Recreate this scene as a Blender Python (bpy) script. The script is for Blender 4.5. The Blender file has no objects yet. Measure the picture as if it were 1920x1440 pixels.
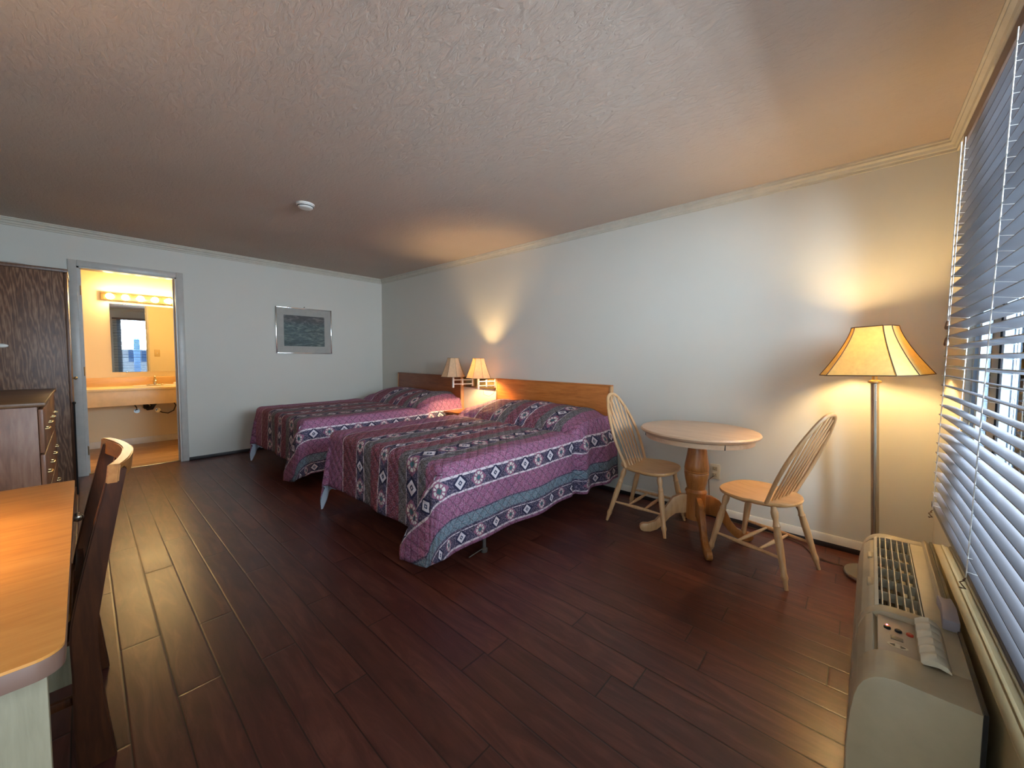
import bpy, bmesh, math, random
from math import sin, cos, pi, radians as R, atan2, hypot, sqrt
from mathutils import Vector, Matrix
random.seed(7)
S = bpy.context.scene
C = S.collection
L, H, YW = 6.077, 2.44, -3.95          # window wall x, ceiling z, left wall y

# ---------------------------------------------------------------- camera
cam = bpy.data.cameras.new('camera'); co = bpy.data.objects.new('camera', cam); C.objects.link(co)
yaw, pit, rol = R(131.995), R(-3.032), R(0.4695)
F = Vector((cos(pit)*cos(yaw), cos(pit)*sin(yaw), sin(pit)))
RT = Vector((sin(yaw), -cos(yaw), 0)); UP = RT.cross(F)
r2 = RT*cos(rol)+UP*sin(rol); u2 = -RT*sin(rol)+UP*cos(rol)
M = Matrix((( r2.x, u2.x, -F.x), (r2.y, u2.y, -F.y), (r2.z, u2.z, -F.z))).to_4x4()
M.translation = Vector((5.7195, -3.2359, 1.2315))
co.matrix_world = M
cam.sensor_width = 36; cam.lens = 36*722.74/1920
cam.shift_x = 1.3/1920; cam.shift_y = -13.1/1920
cam.clip_start = 0.02
S.camera = co
# ---------------------------------------------------------------- world, daylight, exposure
W = bpy.data.worlds.new('sky'); S.world = W; W.use_nodes = True
wn = W.node_tree.nodes; wl = W.node_tree.links
bg = wn['Background']; bg.inputs['Strength'].default_value = 1.5
tc = wn.new('ShaderNodeTexCoord'); sx = wn.new('ShaderNodeSeparateXYZ'); rp = wn.new('ShaderNodeValToRGB')
wl.new(tc.outputs['Generated'], sx.inputs[0]); wl.new(sx.outputs['Z'], rp.inputs[0]); wl.new(rp.outputs[0], bg.inputs[0])
rp.color_ramp.elements[0].position = 0.0; rp.color_ramp.elements[0].color = (.62, .80, 1, 1)
rp.color_ramp.elements[1].position = 0.6; rp.color_ramp.elements[1].color = (.38, .62, 1, 1)
al = bpy.data.lights.new('window_daylight', 'AREA'); al.shape = 'RECTANGLE'; al.size = 1.7; al.size_y = 3.0
al.energy = 580; al.color = (.68, .85, 1)
ao = bpy.data.objects.new('window_daylight', al); C.objects.link(ao)
ao.location = (L+1.25, -1.5, 2.15); ao.rotation_euler = (0, R(70), 0)   # sky light falling through the window
dl = bpy.data.lights.new('doorway_fill', 'AREA'); dl.shape = 'RECTANGLE'; dl.size = 1.9; dl.size_y = .85
dl.energy = 5; dl.color = (.80, .90, 1)
do = bpy.data.objects.new('doorway_fill', dl); C.objects.link(do)
do.location = (L+.30, -3.46, 1.05); do.rotation_euler = (0, R(86), 0)   # fill light added at an assumed, unseen entrance door beside the camera
S.view_settings.view_transform = 'Standard'; S.view_settings.look = 'None'
S.view_settings.gamma = 1; S.view_settings.use_curve_mapping = False
S.view_settings.exposure = 0.54

# ---------------------------------------------------------------- node helpers
def lin(c):
    f = lambda v: v/12.92 if v <= .04045 else ((v+.055)/1.055)**2.4
    return tuple(f(x/255) for x in c)+(1,)
class N:
    """small shader graph writer"""
    def __init__(s, name, rough=.5, spec=.5, metal=0, trans=0):
        s.m = bpy.data.materials.new(name); s.m.use_nodes = True
        s.t = s.m.node_tree; s.n = s.t.nodes; s.l = s.t.links
        s.b = s.n['Principled BSDF']; s.out = s.n['Material Output']
        s.b.inputs['Roughness'].default_value = rough; s.b.inputs['Metallic'].default_value = metal
        s.b.inputs['Specular IOR Level'].default_value = spec
        s.b.inputs['Transmission Weight'].default_value = trans
    def put(s, sock, v):
        if isinstance(v, bpy.types.NodeSocket): s.l.new(v, sock)
        else: sock.default_value = v
    def math(s, op, a, b=0, c=0):
        n = s.n.new('ShaderNodeMath'); n.operation = op
        for i, v in enumerate((a, b, c)): s.put(n.inputs[i], v)
        return n.outputs[0]
    def coord(s, kind='Object', scale=(1, 1, 1), rot=(0, 0, 0)):
        t = s.n.new('ShaderNodeTexCoord'); m = s.n.new('ShaderNodeMapping')
        s.l.new(t.outputs[kind], m.inputs[0]); m.inputs['Scale'].default_value = scale; m.inputs['Rotation'].default_value = rot
        return m.outputs[0]
    def xyz(s, v):
        n = s.n.new('ShaderNodeSeparateXYZ'); s.l.new(v, n.inputs[0]); return n.outputs
    def comb(s, x, y, z):
        n = s.n.new('ShaderNodeCombineXYZ')
        for i, v in enumerate((x, y, z)): s.put(n.inputs[i], v)
        return n.outputs[0]
    def noise(s, v, scale=5, detail=3, rough=.5, dist=0):
        n = s.n.new('ShaderNodeTexNoise'); s.l.new(v, n.inputs['Vector'])
        n.inputs['Scale'].default_value = scale; n.inputs['Detail'].default_value = detail
        n.inputs['Roughness'].default_value = rough; n.inputs['Distortion'].default_value = dist
        return n.outputs['Fac']
    def wave(s, v, scale, dist, detail=2, dscale=1, prof='SIN', dr='X'):
        n = s.n.new('ShaderNodeTexWave'); s.l.new(v, n.inputs['Vector']); n.wave_profile = prof; n.bands_direction = dr
        n.inputs['Scale'].default_value = scale; n.inputs['Distortion'].default_value = dist
        n.inputs['Detail'].default_value = detail; n.inputs['Detail Scale'].default_value = dscale
        return n.outputs['Fac']
    def ramp(s, f, stops, const=False):
        n = s.n.new('ShaderNodeValToRGB'); s.put(n.inputs[0], f); r = n.color_ramp
        if const: r.interpolation = 'CONSTANT'
        while len(r.elements) < len(stops): r.elements.new(.5)
        for e, (p, c) in zip(r.elements, stops): e.position = p
        for e, (p, c) in zip(r.elements, stops): e.color = c if len(c) == 4 else lin(c)
        return n.outputs[0]
    def mix(s, f, a, b, mode='MIX'):
        n = s.n.new('ShaderNodeMix'); n.data_type = 'RGBA'; n.blend_type = mode
        s.put(n.inputs[0], f); s.put(n.inputs[6], a); s.put(n.inputs[7], b)
        return n.outputs[2]
    def bump(s, h, strength=.3, dist=.01, prev=None):
        n = s.n.new('ShaderNodeBump'); s.put(n.inputs['Height'], h)
        n.inputs['Strength'].default_value = strength; n.inputs['Distance'].default_value = dist
        if prev is not None: s.l.new(prev, n.inputs['Normal'])
        s.l.new(n.outputs[0], s.b.inputs['Normal']); return n.outputs[0]
    def col(s, c): s.put(s.b.inputs['Base Color'], c); return s

def plain(name, c, rough=.5, metal=0, spec=.5, var=.06, scale=14, bump=0):
    g = N(name, rough, spec, metal); v = g.coord()
    f = g.noise(v, scale, 4, .6)
    a = lin(c); lo = tuple(x*(1-var) for x in a[:3])+(1,); hi = tuple(min(1, x*(1+var)) for x in a[:3])+(1,)
    g.col(g.ramp(f, [(.3, lo), (.7, hi)]))
    if bump: g.bump(g.noise(v, 60, 3), bump, .003)
    return g.m
def wood(name, dark, mid, light, axis='X', scale=1.0, rough=.4, dist=5, contrast=1.0, spec=.5):
    g = N(name, rough, spec)
    sc = {'X': (.12, 1, 1), 'Y': (1, .12, 1), 'Z': (1, 1, .12)}[axis]
    v = g.coord('Object', tuple(k*scale for k in sc))
    if dist > 9: w = g.wave(v, 17, dist, 3, 1.2, dr='DIAGONAL')
    else: w = g.noise(v, 9, 5, .6, .12*dist)
    f = g.noise(v, 60, 4, .6, .4)
    m = g.math('ADD', g.math('MULTIPLY', g.math('SUBTRACT', w, .5), .9*contrast if dist <= 9 else .34), g.math('ADD', g.math('MULTIPLY', g.math('SUBTRACT', f, .5), .7), .5))
    g.col(g.ramp(m, [(.2, lin(dark)), (.5, lin(mid)), (.85, lin(light))]))
    g.bump(m, .12, .002)
    return g.m
def emis(name, c, k):
    g = N(name); g.col(c); g.b.inputs['Emission Color'].default_value = c; g.b.inputs['Emission Strength'].default_value = k
    return g.m

# ---------------------------------------------------------------- materials
def make_wall(name, c):
    g = N(name, .55, .35); v = g.coord()
    f = g.noise(v, 1.3, 3, .5)
    a = lin(c); g.col(g.ramp(f, [(.3, tuple(x*.965 for x in a[:3])+(1,)), (.75, a)]))
    g.bump(g.noise(v, 90, 3, .6), .10, .002); return g.m
M_wall = make_wall('painted_wall', (214, 210, 199))
M_bath = make_wall('bathroom_wall', (228, 212, 178))
def ceil_mat():
    g = N('textured_ceiling', .75, .3); v = g.coord()
    g.col(g.ramp(g.noise(v, .9, 3), [(.3, lin((192, 174, 160))), (.7, lin((201, 185, 171)))]))
    w = g.noise(g.coord('Object', (1.0, 2.6, 1), (0, 0, R(12))), 13, 6, .62, 1.4)
    w2 = g.noise(v, 45, 4, .6, .5)
    h = g.math('ADD', g.math('SMOOTH_MIN', w, .56, .08), g.math('MULTIPLY', w2, .22))
    x = g.xyz(v)
    def seam(y0, amp):
        n = g.math('ABSOLUTE', g.math('SUBTRACT', g.math('ADD', x[1], g.math('MULTIPLY', g.noise(v, 1.5, 2), amp)), y0))
        return g.math('MULTIPLY', g.math('LESS_THAN', n, .004), .5)
    h = g.math('SUBTRACT', h, seam(-2.585, .08)); h = g.math('SUBTRACT', h, seam(-1.35, .10))
    g.bump(h, .7, .013); return g.m
M_ceil = ceil_mat()
def floor_mat():
    g = N('dark_plank_floor', .24, .5); v = g.coord(); x = g.xyz(v)
    row = g.math('FLOOR', g.math('DIVIDE', g.math('ADD', x[1], 6.096), .127))
    fy = g.math('FRACT', g.math('DIVIDE', g.math('ADD', x[1], 6.096), .127))
    off = g.math('FRACT', g.math('MULTIPLY', g.math('SINE', g.math('MULTIPLY', row, 12.9898)), 43758.5))
    xs = g.math('ADD', g.math('DIVIDE', x[0], 1.15), off)
    fx = g.math('FRACT', xs); ix = g.math('FLOOR', xs)
    pid = g.math('FRACT', g.math('MULTIPLY', g.math('SINE', g.math('ADD', g.math('MULTIPLY', row, 7.13), g.math('MULTIPLY', ix, 3.71))), 917.3))
    grain_v = g.comb(g.math('ADD', g.math('MULTIPLY', x[0], .55), g.math('MULTIPLY', pid, 9)), g.math('ADD', g.math('MULTIPLY', x[1], 3.6), g.math('MULTIPLY', pid, 5)), 0)
    gr = g.noise(grain_v, 4.5, 6, .62, 1.3)
    t = g.math('ADD', g.math('MULTIPLY', gr, .85), g.math('MULTIPLY', pid, .10))
    base = g.ramp(t, [(.22, lin((54, 26, 22))), (.48, lin((84, 44, 37))), (.8, lin((122, 74, 60)))])
    ey = g.math('MINIMUM', fy, g.math('SUBTRACT', 1, fy)); ex = g.math('MINIMUM', fx, g.math('SUBTRACT', 1, fx))
    gap = g.math('MAXIMUM', g.math('LESS_THAN', ey, .016), g.math('LESS_THAN', ex, .0022))
    g.col(g.mix(g.math('MULTIPLY', gap, .8), base, lin((18, 9, 7))))
    sm = g.math('MULTIPLY', g.math('MINIMUM', g.math('MULTIPLY', ey, 22), 1), g.math('MINIMUM', g.math('MULTIPLY', ex, 160), 1))
    n1 = g.bump(sm, .5, .0015)
    n2 = g.bump(g.math('ADD', gr, g.math('MULTIPLY', g.noise(v, 7, 2, .4, .3), .5)), .14, .004, n1)
    g.put(g.b.inputs['Roughness'], g.math('ADD', .25, g.math('MULTIPLY', g.noise(v, 3, 3), .14)))
    return g.m
M_floor = floor_mat()
M_bfloor = wood('bathroom_tan_floor', (120, 88, 60), (178, 140, 100), (214, 180, 138), 'Y', .6, .35)
M_trim = plain('white_trim_paint', (214, 208, 196), .4)
M_crown = plain('crown_paint', (200, 192, 176), .5)
M_darkbase = plain('dark_base_strip', (34, 26, 26), .45)
M_case = plain('door_casing_paint', (190, 186, 178), .35)
M_oak = wood('honey_oak', (150, 82, 34), (188, 112, 52), (208, 136, 72), 'X', 1.0, .35, 7)
M_pine = wood('natural_beech', (186, 140, 92), (212, 168, 120), (226, 188, 144), 'Z', 1.0, .32, 3, .7)
M_pineX = wood('natural_beech_seat', (186, 134, 82), (214, 164, 108), (230, 186, 134), 'X', 1.0, .3, 3, .8)
M_pineT = wood('natural_beech_top', (190, 150, 116), (214, 178, 144), (228, 198, 168), 'X', 1.0, .3, 3, .7)
M_ped = wood('turned_amber_pedestal', (132, 76, 30), (170, 108, 54), (194, 134, 78), 'Z', 1.0, .3, 3, .7)
M_deskt = wood('desk_top_maple', (176, 106, 44), (206, 138, 66), (224, 160, 88), 'Y', .8, .3, 3, .7)
M_desks = wood('desk_side_pale', (122, 113, 88), (144, 134, 108), (160, 150, 124), 'Z', 1.0, .5, 2, .7)
M_deske = plain('desk_edge_band', (120, 92, 78), .35)
M_dchair = wood('dark_walnut', (40, 18, 8), (70, 36, 15), (98, 54, 24), 'Z', 1.0, .5, 3, .8, .25)
M_dchairt = wood('lamplit_walnut_rail', (120, 70, 26), (168, 110, 48), (196, 142, 74), 'X', 1.0, .32, 3, .7)  # same walnut, paled by lamplight put into the colour
M_arm = wood('armoire_oak', (66, 38, 23), (106, 69, 44), (150, 116, 88), 'Z', 1.25, .45, 16, 1.1)
M_armp = wood('armoire_plain_oak', (70, 44, 30), (104, 70, 48), (130, 92, 68), 'Z', 1.0, .4, 4)
M_dres = wood('dresser_oak', (96, 60, 42), (134, 90, 66), (164, 120, 92), 'Z', 1.0, .42, 4)
M_drest = wood('dresser_top_oak', (84, 56, 34), (112, 78, 50), (138, 102, 70), 'Y', 1.0, .4, 3)
M_brass = plain('aged_brass', (176, 150, 104), .28, .9, .5, .1)
M_chrome = plain('chrome_metal', (205, 205, 205), .12, 1)
M_steel = plain('brushed_steel', (188, 176, 158), .25, .95)
M_black = plain('black_plastic', (16, 16, 17), .4)
M_white = plain('white_plastic', (226, 222, 214), .35)
M_whitemetal = plain('white_enamel', (232, 230, 222), .25)
M_ptac = plain('beige_unit_plastic', (178, 163, 134), .42, bump=.08)
M_ptacl = plain('beige_unit_light', (212, 202, 178), .4)
M_ptacd = plain('grille_inside_dark', (48, 42, 34), .7)
M_grey = plain('lavender_grey_foam', (150, 142, 150), .6)
M_red = plain('orange_red_button', (170, 52, 30), .4)
M_led = emis('red_indicator', (1, .08, .1, 1), 14)
def chase_mat():
    g = N('stained_cream_board', .5, .4); v = g.coord()
    f = g.noise(v, 2.2, 5, .65); sp = g.noise(v, 26, 4, .7)
    a = g.ramp(f, [(.3, lin((142, 124, 90))), (.7, lin((168, 150, 112)))])
    g.col(g.mix(g.ramp(sp, [(.66, (0, 0, 0, 1)), (.74, (.75, .75, .75, 1))]), a, lin((96, 74, 46))))
    return g.m
M_chase = chase_mat()
M_sill = wood('brown_sill_wood', (96, 62, 40), (134, 94, 66), (158, 118, 88), 'Y', 1.0, .4)
M_slat = plain('darkened_blind_slat', (86, 83, 86), .38, var=.02)  # white slats, darkened in colour so daylight does not wash them out
M_cord = plain('white_cord', (232, 228, 220), .6)
def shade_mat(name, c, tr):
    g = N(name, .7, .2); v = g.coord()
    a = g.ramp(g.noise(v, 40, 4, .6), [(.3, lin(tuple(int(k*.93) for k in c))), (.7, lin(c))])
    g.col(a); t = g.n.new('ShaderNodeBsdfTranslucent'); g.l.new(a, t.inputs[0])
    mx = g.n.new('ShaderNodeMixShader'); mx.inputs[0].default_value = tr
    g.l.new(g.b.outputs[0], mx.inputs[1]); g.l.new(t.outputs[0], mx.inputs[2]); g.l.new(mx.outputs[0], g.out.inputs[0])
    return g.m
M_shade = shade_mat('parchment_shade', (244, 218, 142), .34)
M_shade2 = shade_mat('cream_linen_shade', (240, 214, 176), .36)
M_trimbr = plain('brown_shade_trim', (92, 66, 44), .7)
M_bulb = emis('warm_bulb', (1, .68, .30, 1), 350)
M_bulb2 = emis('bright_warm_bulb', (1, .68, .30, 1), 1000)
M_bulb3 = emis('desk_lamp_bulb', (1, .68, .30, 1), 520)
M_globe = emis('vanity_globe', (1, .70, .32, 1), 125)
def glass():
    g = N('window_glass', .0, .5, 0, 1); g.col((1, 1, 1, 1)); g.b.inputs['IOR'].default_value = 1.45
    tr = g.n.new('ShaderNodeBsdfTransparent'); gl = g.n.new('ShaderNodeBsdfGlossy'); gl.inputs['Roughness'].default_value = .02
    fr = g.n.new('ShaderNodeFresnel'); fr.inputs[0].default_value = 1.10
    mx = g.n.new('ShaderNodeMixShader'); g.l.new(fr.outputs[0], mx.inputs[0]); g.l.new(tr.outputs[0], mx.inputs[1]); g.l.new(gl.outputs[0], mx.inputs[2])
    g.l.new(mx.outputs[0], g.out.inputs[0]); return g.m
M_glass = glass()
M_mirror = plain('mirror_silver', (236, 236, 232), .01, 1, var=0)
M_lam = plain('cream_laminate', (232, 208, 160), .3)
M_lamf = plain('cream_skirt', (226, 200, 156), .4)
M_mat = plain('grey_picture_mat', (168, 164, 156), .7)
def art_mat():
    g = N('wave_print', .6, .3); v = g.coord('Object', (1, 1, 3.2))
    f = g.noise(v, 5, 6, .65, 1.8)
    z = g.xyz(g.coord())[2]
    a = g.ramp(f, [(.3, lin((34, 44, 46))), (.5, lin((72, 88, 88))), (.62, lin((112, 126, 122))), (.75, lin((160, 164, 156)))])
    b = g.ramp(f, [(.3, lin((40, 42, 44))), (.5, lin((78, 76, 76))), (.7, lin((140, 132, 128)))])
    g.col(g.mix(g.ramp(z, [(.38, (0, 0, 0, 1)), (.46, (1, 1, 1, 1))]), a, b)); 
    g.b.inputs['Coat Weight'].default_value = .6; g.b.inputs['Coat Roughness'].default_value = .05
    return g.m
M_art = art_mat()
M_lining = plain('pale_cotton_lining', (206, 214, 226), .8)
M_box = plain('tan_box_spring', (196, 160, 118), .8)
M_matt = plain('white_mattress_ticking', (220, 216, 208), .8)
M_metal = plain('grey_bed_metal', (92, 86, 82), .45, .3)
M_ext = plain('pale_blue_stucco', (88, 124, 170), .8, bump=.3)
M_extw = plain('white_outdoor_wall', (226, 226, 228), .8, bump=.3)
M_conc = plain('walkway_concrete', (104, 112, 122), .85, bump=.4)
M_bronze = plain('dark_bronze_frame', (22, 20, 20), .4, .5)
M_alu = plain('pale_sash_paint', (150, 168, 186), .35)

def quilt_mat():
    g = N('woven_tribal_quilt', .72, .25)
    t = g.n.new('ShaderNodeTexCoord'); x = g.xyz(t.outputs['UV'])
    s, v = x[0], x[1]
    wob = g.math('MULTIPLY', g.math('SUBTRACT', g.noise(t.outputs['UV'], 3, 2), .5), .012)
    s = g.math('ADD', s, wob)
    PUR, TEA, NAV, CRE, MAR, GRY = (152, 90, 124), (104, 128, 140), (62, 58, 84), (222, 208, 214), (126, 58, 74), (98, 96, 96)
    side = [(.58, PUR), (.772, CRE), (.784, NAV), (.868, CRE), (.88, PUR), (1.005, NAV), (1.012, TEA), (1.08, NAV), (1.092, CRE), (1.100, NAV), (1.17, CRE), (1.182, PUR)]
    mid = [(-.57, PUR), (-.46, CRE), (-.452, MAR), (-.25, CRE), (-.243, NAV), (-.152, CRE), (-.145, GRY), (-.045, MAR), (.075, CRE), (.082, NAV), (.173, CRE), (.18, MAR), (.30, GRY), (.38, CRE), (.388, NAV), (.497, CRE), (.505, GRY), (.58, PUR)]
    # lookup over the middle and over |s| for the sides (nearest thousandth of the half width)
    def bands(sock, lst, lo, hi):
        f = g.math('DIVIDE', g.math('SUBTRACT', sock, lo), hi-lo)
        return g.ramp(f, [(max(0, (p-lo)/(hi-lo)), lin(c)) for p, c in lst], True)
    cm = bands(s, mid, -.6, .6); sa = g.math('ABSOLUTE', s); cs = bands(sa, side, .57, 1.3)
    isside = g.math('GREATER_THAN', sa, .58)
    base = g.mix(isside, cm, cs)
    # crosshatch on the plain bands
    k = 15
    def line(a, w):
        fr = g.math('ABSOLUTE', g.math('SUBTRACT', g.math('FRACT', g.math('MULTIPLY', a, k)), .5))
        return g.math('LESS_THAN', fr, w)
    nz = g.math('MULTIPLY', g.noise(t.outputs['UV'], 28, 2, .5), .03)
    l1 = line(g.math('ADD', g.math('ADD', x[0], x[1]), nz), .075); l2 = line(g.math('ADD', g.math('SUBTRACT', x[0], x[1]), nz), .075)
    ln = g.math('MAXIMUM', l1, l2)
    fine = g.noise(t.outputs['UV'], 120, 3, .7)
    base = g.mix(g.math('MULTIPLY', ln, .5), base, lin((44, 34, 52)))
    base = g.mix(g.math('MULTIPLY', g.math('GREATER_THAN', fine, .54), .36), base, lin((206, 184, 200)))
    # woven diamonds in the navy bands
    P = .142
    fv = g.math('SUBTRACT', g.math('FRACT', g.math('DIVIDE', v, P)), .5)
    par = g.math('GREATER_THAN', g.math('FRACT', g.math('DIVIDE', v, 2*P)), .5)
    av = g.math('MULTIPLY', g.math('ABSOLUTE', fv), P)
    def motif(base, sock, c, hw, vis=1.0):
        du = g.math('ABSOLUTE', g.math('SUBTRACT', sock, c))
        inb = g.math('LESS_THAN', du, hw)
        d = g.math('DIVIDE', g.math('ADD', du, av), hw)
        def lay(b, cond, colr): return g.mix(g.math('MULTIPLY', cond, inb), b, lin(colr))
        lt = lambda th: g.math('LESS_THAN', d, th)
        A = lay(base, lt(1.25), (44, 44, 72)); A = lay(A, lt(.86), (214, 204, 212)); A = lay(A, lt(.36), (60, 70, 96)); A = lay(A, lt(.14), (214, 200, 206))
        B = lay(base, lt(1.35), (146, 96, 120))
        rr = g.math('DIVIDE', g.math('SQRT', g.math('ADD', g.math('MULTIPLY', du, du), g.math('MULTIPLY', av, av))), hw)
        ring = g.math('LESS_THAN', g.math('ABSOLUTE', g.math('SUBTRACT', rr, .62)), .19)
        dots = g.math('GREATER_THAN', g.math('SINE', g.math('MULTIPLY', g.math('ARCTAN2', du, av), 10)), -.35)
        B = lay(B, g.math('MULTIPLY', ring, dots), (212, 206, 202)); B = lay(B, lt(.4), (70, 104, 112))
        return g.mix(par, A, B)
    base = motif(base, sa, .826, .046); base = motif(base, sa, 1.135, .038)
    base = motif(base, s, .4425, .058); base = motif(base, s, .1275, .048); base = motif(base, s, -.1975, .048)
    g.col(base)
    q = g.math('ADD', g.math('MULTIPLY', g.math('ABSOLUTE', g.math('SINE', g.math('MULTIPLY', g.math('ADD', x[0], x[1]), 34))), g.math('ABSOLUTE', g.math('SINE', g.math('MULTIPLY', g.math('SUBTRACT', x[0], x[1]), 34)))), g.math('MULTIPLY', g.noise(t.outputs['UV'], 9, 4, .6, .8), 1.2))
    g.bump(q, .55, .012)
    return g.m
M_quilt = quilt_mat()

# ---------------------------------------------------------------- geometry helpers
def obj(name, bm, mat, parent=None, smooth=True, mods=()):
    me = bpy.data.meshes.new(name); bm.normal_update()
    bm.to_mesh(me); bm.free()
    o = bpy.data.objects.new(name, me); C.objects.link(o)
    for m in (mat if isinstance(mat, (list, tuple)) else [mat]): me.materials.append(m)
    if smooth:
        me.shade_smooth()
        try: me.set_sharp_from_angle(angle=R(38))
        except Exception: pass
    if parent: o.parent = parent
    return o
def tag(o, label=None, cat=None, group=None, kind=None):
    if label: o['label'] = label
    if cat: o['category'] = cat
    if group: o['group'] = group
    if kind: o['kind'] = kind
    return o
def thing(name, label, cat, loc=(0, 0, 0), rz=0, group=None):
    o = bpy.data.objects.new(name, None); C.objects.link(o); o.location = loc; o.rotation_euler = (0, 0, rz); o.empty_display_size = .1
    return tag(o, label, cat, group)
def struct(name, bm, mat, parent=None, smooth=True):
    o = obj(name, bm, mat, parent, smooth)
    if parent is None: o['kind'] = 'structure'
    return o
def B(): return bmesh.new()
def box(bm, a, b, bev=0, seg=2, rot=None, mi=0):
    x0, y0, z0 = [min(a[i], b[i]) for i in range(3)]; x1, y1, z1 = [max(a[i], b[i]) for i in range(3)]
    t = bmesh.new()
    vs = [t.verts.new(p) for p in ((x0,y0,z0),(x1,y0,z0),(x1,y1,z0),(x0,y1,z0),(x0,y0,z1),(x1,y0,z1),(x1,y1,z1),(x0,y1,z1))]
    for f in ((3,2,1,0),(4,5,6,7),(0,1,5,4),(1,2,6,5),(2,3,7,6),(3,0,4,7)): t.faces.new([vs[i] for i in f]).material_index = mi
    if bev:
        bev = min(bev, .49*min(x1-x0, y1-y0, z1-z0))
        bmesh.ops.bevel(t, geom=list(t.edges), offset=bev, segments=seg, affect='EDGES', profile=.5)
    if rot: bmesh.ops.transform(t, matrix=rot, verts=t.verts)
    merge(bm, t); return bm
def merge(bm, t):
    t.verts.index_update(); m = [bm.verts.new(v.co) for v in t.verts]
    for f in t.faces:
        try: nf = bm.faces.new([m[v.index] for v in f.verts]); nf.material_index = f.material_index
        except ValueError: pass
    t.free()
def frame_from(d):
    d = d.normalized(); a = Vector((0, 0, 1)) if abs(d.z) < .9 else Vector((1, 0, 0))
    u = a.cross(d).normalized(); return u, d.cross(u).normalized()
def tube(bm, pts, r, n=12, flat=None, cap=True, closed=False):
    """sweep of a round (or flattened) section; r is one radius or a list"""
    pts = [Vector(p) for p in pts]; k = len(pts); rs = r if isinstance(r, (list, tuple)) else [r]*k
    rings = []; pu = None
    for i, p in enumerate(pts):
        if closed: d = pts[(i+1) % k]-pts[i-1]
        else: d = pts[min(i+1, k-1)]-pts[max(i-1, 0)]
        u, w = frame_from(d)
        if pu is not None:
            u = (pu-d.normalized()*pu.dot(d.normalized())).normalized(); w = d.normalized().cross(u)
        pu = u
        a, b = (rs[i], rs[i]) if not isinstance(rs[i], (tuple, list)) else rs[i]
        rings.append([bm.verts.new(p+u*cos(2*pi*j/n)*a+w*sin(2*pi*j/n)*b) for j in range(n)])
    for i in range(k if closed else k-1):
        A, Bq = rings[i], rings[(i+1) % k]
        for j in range(n): bm.faces.new((A[j], A[(j+1) % n], Bq[(j+1) % n], Bq[j]))
    if cap and not closed:
        bm.faces.new(list(reversed(rings[0]))); bm.faces.new(rings[-1])
    return bm
def turned(bm, p0, p1, prof, n=16):
    """turned spindle from p0 to p1, prof = [(t, radius)]"""
    p0, p1 = Vector(p0), Vector(p1)
    return tube(bm, [p0+(p1-p0)*t for t, r in prof], [r for t, r in prof], n)
def lathe(bm, prof, c=(0, 0, 0), n=32):
    rings = []
    for r, z in prof:
        rings.append([bm.verts.new((c[0]+r*cos(2*pi*j/n), c[1]+r*sin(2*pi*j/n), c[2]+z)) for j in range(n)])
    for A, Bq in zip(rings, rings[1:]):
        for j in range(n): bm.faces.new((A[j], A[(j+1) % n], Bq[(j+1) % n], Bq[j]))
    bm.faces.new(list(reversed(rings[0]))); bm.faces.new(rings[-1]); bmesh.ops.recalc_face_normals(bm, faces=bm.faces); return bm
def prism(bm, poly, a, b, axis='y', bev=0):
    """extrude a 2D outline between a and b on an axis; poly in the other two coordinates, in order"""
    t = bmesh.new()
    mk = {'y': lambda p, h: (p[0], h, p[1]), 'x': lambda p, h: (h, p[0], p[1]), 'z': lambda p, h: (p[0], p[1], h)}[axis]
    A = [t.verts.new(mk(p, a)) for p in poly]; Bv = [t.verts.new(mk(p, b)) for p in poly]
    k = len(poly)
    t.faces.new(A); t.faces.new(list(reversed(Bv)))
    for i in range(k): t.faces.new((A[i], Bv[i], Bv[(i+1) % k], A[(i+1) % k]))
    bmesh.ops.recalc_face_normals(t, faces=t.faces)
    if bev: bmesh.ops.bevel(t, geom=[e for e in t.edges], offset=bev, segments=2, affect='EDGES', profile=.5)
    merge(bm, t); return bm
def arc(c, r, a0, a1, n): return [(c[0]+r*cos(R(a0+(a1-a0)*i/n)), c[1]+r*sin(R(a0+(a1-a0)*i/n))) for i in range(n+1)]
def ico(bm, c, r, sub=2, sc=(1, 1, 1)):
    t = bmesh.new(); bmesh.ops.create_icosphere(t, subdivisions=sub, radius=r)
    for v in t.verts: v.co = Vector((v.co.x*sc[0], v.co.y*sc[1], v.co.z*sc[2]))+Vector(c)
    merge(bm, t); return bm

# ---------------------------------------------------------------- room shell
DY0, DY1, DZ = -3.252, -2.505, 2.085     # bathroom doorway in the back wall
WY0, WY1, WZ0, WZ1 = -2.60, -.60, .615, 2.17  # window opening
struct('floor', box(B(), (-.06, YW-.1, -.1), (L+.2, .1, 0)), M_floor, smooth=False)
struct('ceiling', box(B(), (0, YW-.1, H), (L+.2, .1, H+.1)), M_ceil, smooth=False)
struct('wall_right', box(B(), (0, 0, 0), (L+.2, .12, H)), M_wall, smooth=False)
struct('wall_left', box(B(), (0, YW-.12, 0), (L+.2, YW, H)), M_wall, smooth=False)
b = B(); T = .12
box(b, (-T, YW-.12, 0), (0, DY0, H)); box(b, (-T, DY1, 0), (0, .12, H)); box(b, (-T, DY0, DZ), (0, DY1, H))
struct('wall_back', b, M_wall, smooth=False)
b = B()
box(b, (L, YW-.12, 0), (L+.16, -3.90, H)); box(b, (L, -3.90, 2.04), (L+.16, -3.0, H)); box(b, (L, -3.0, 0), (L+.16, WY0, H)); box(b, (L, WY1, 0), (L+.16, .12, H))
box(b, (L, WY0, 0), (L+.16, WY1, WZ0)); box(b, (L, WY0, WZ1), (L+.16, WY1, H))
struct('wall_window_side', b, M_wall, smooth=False)
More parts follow.
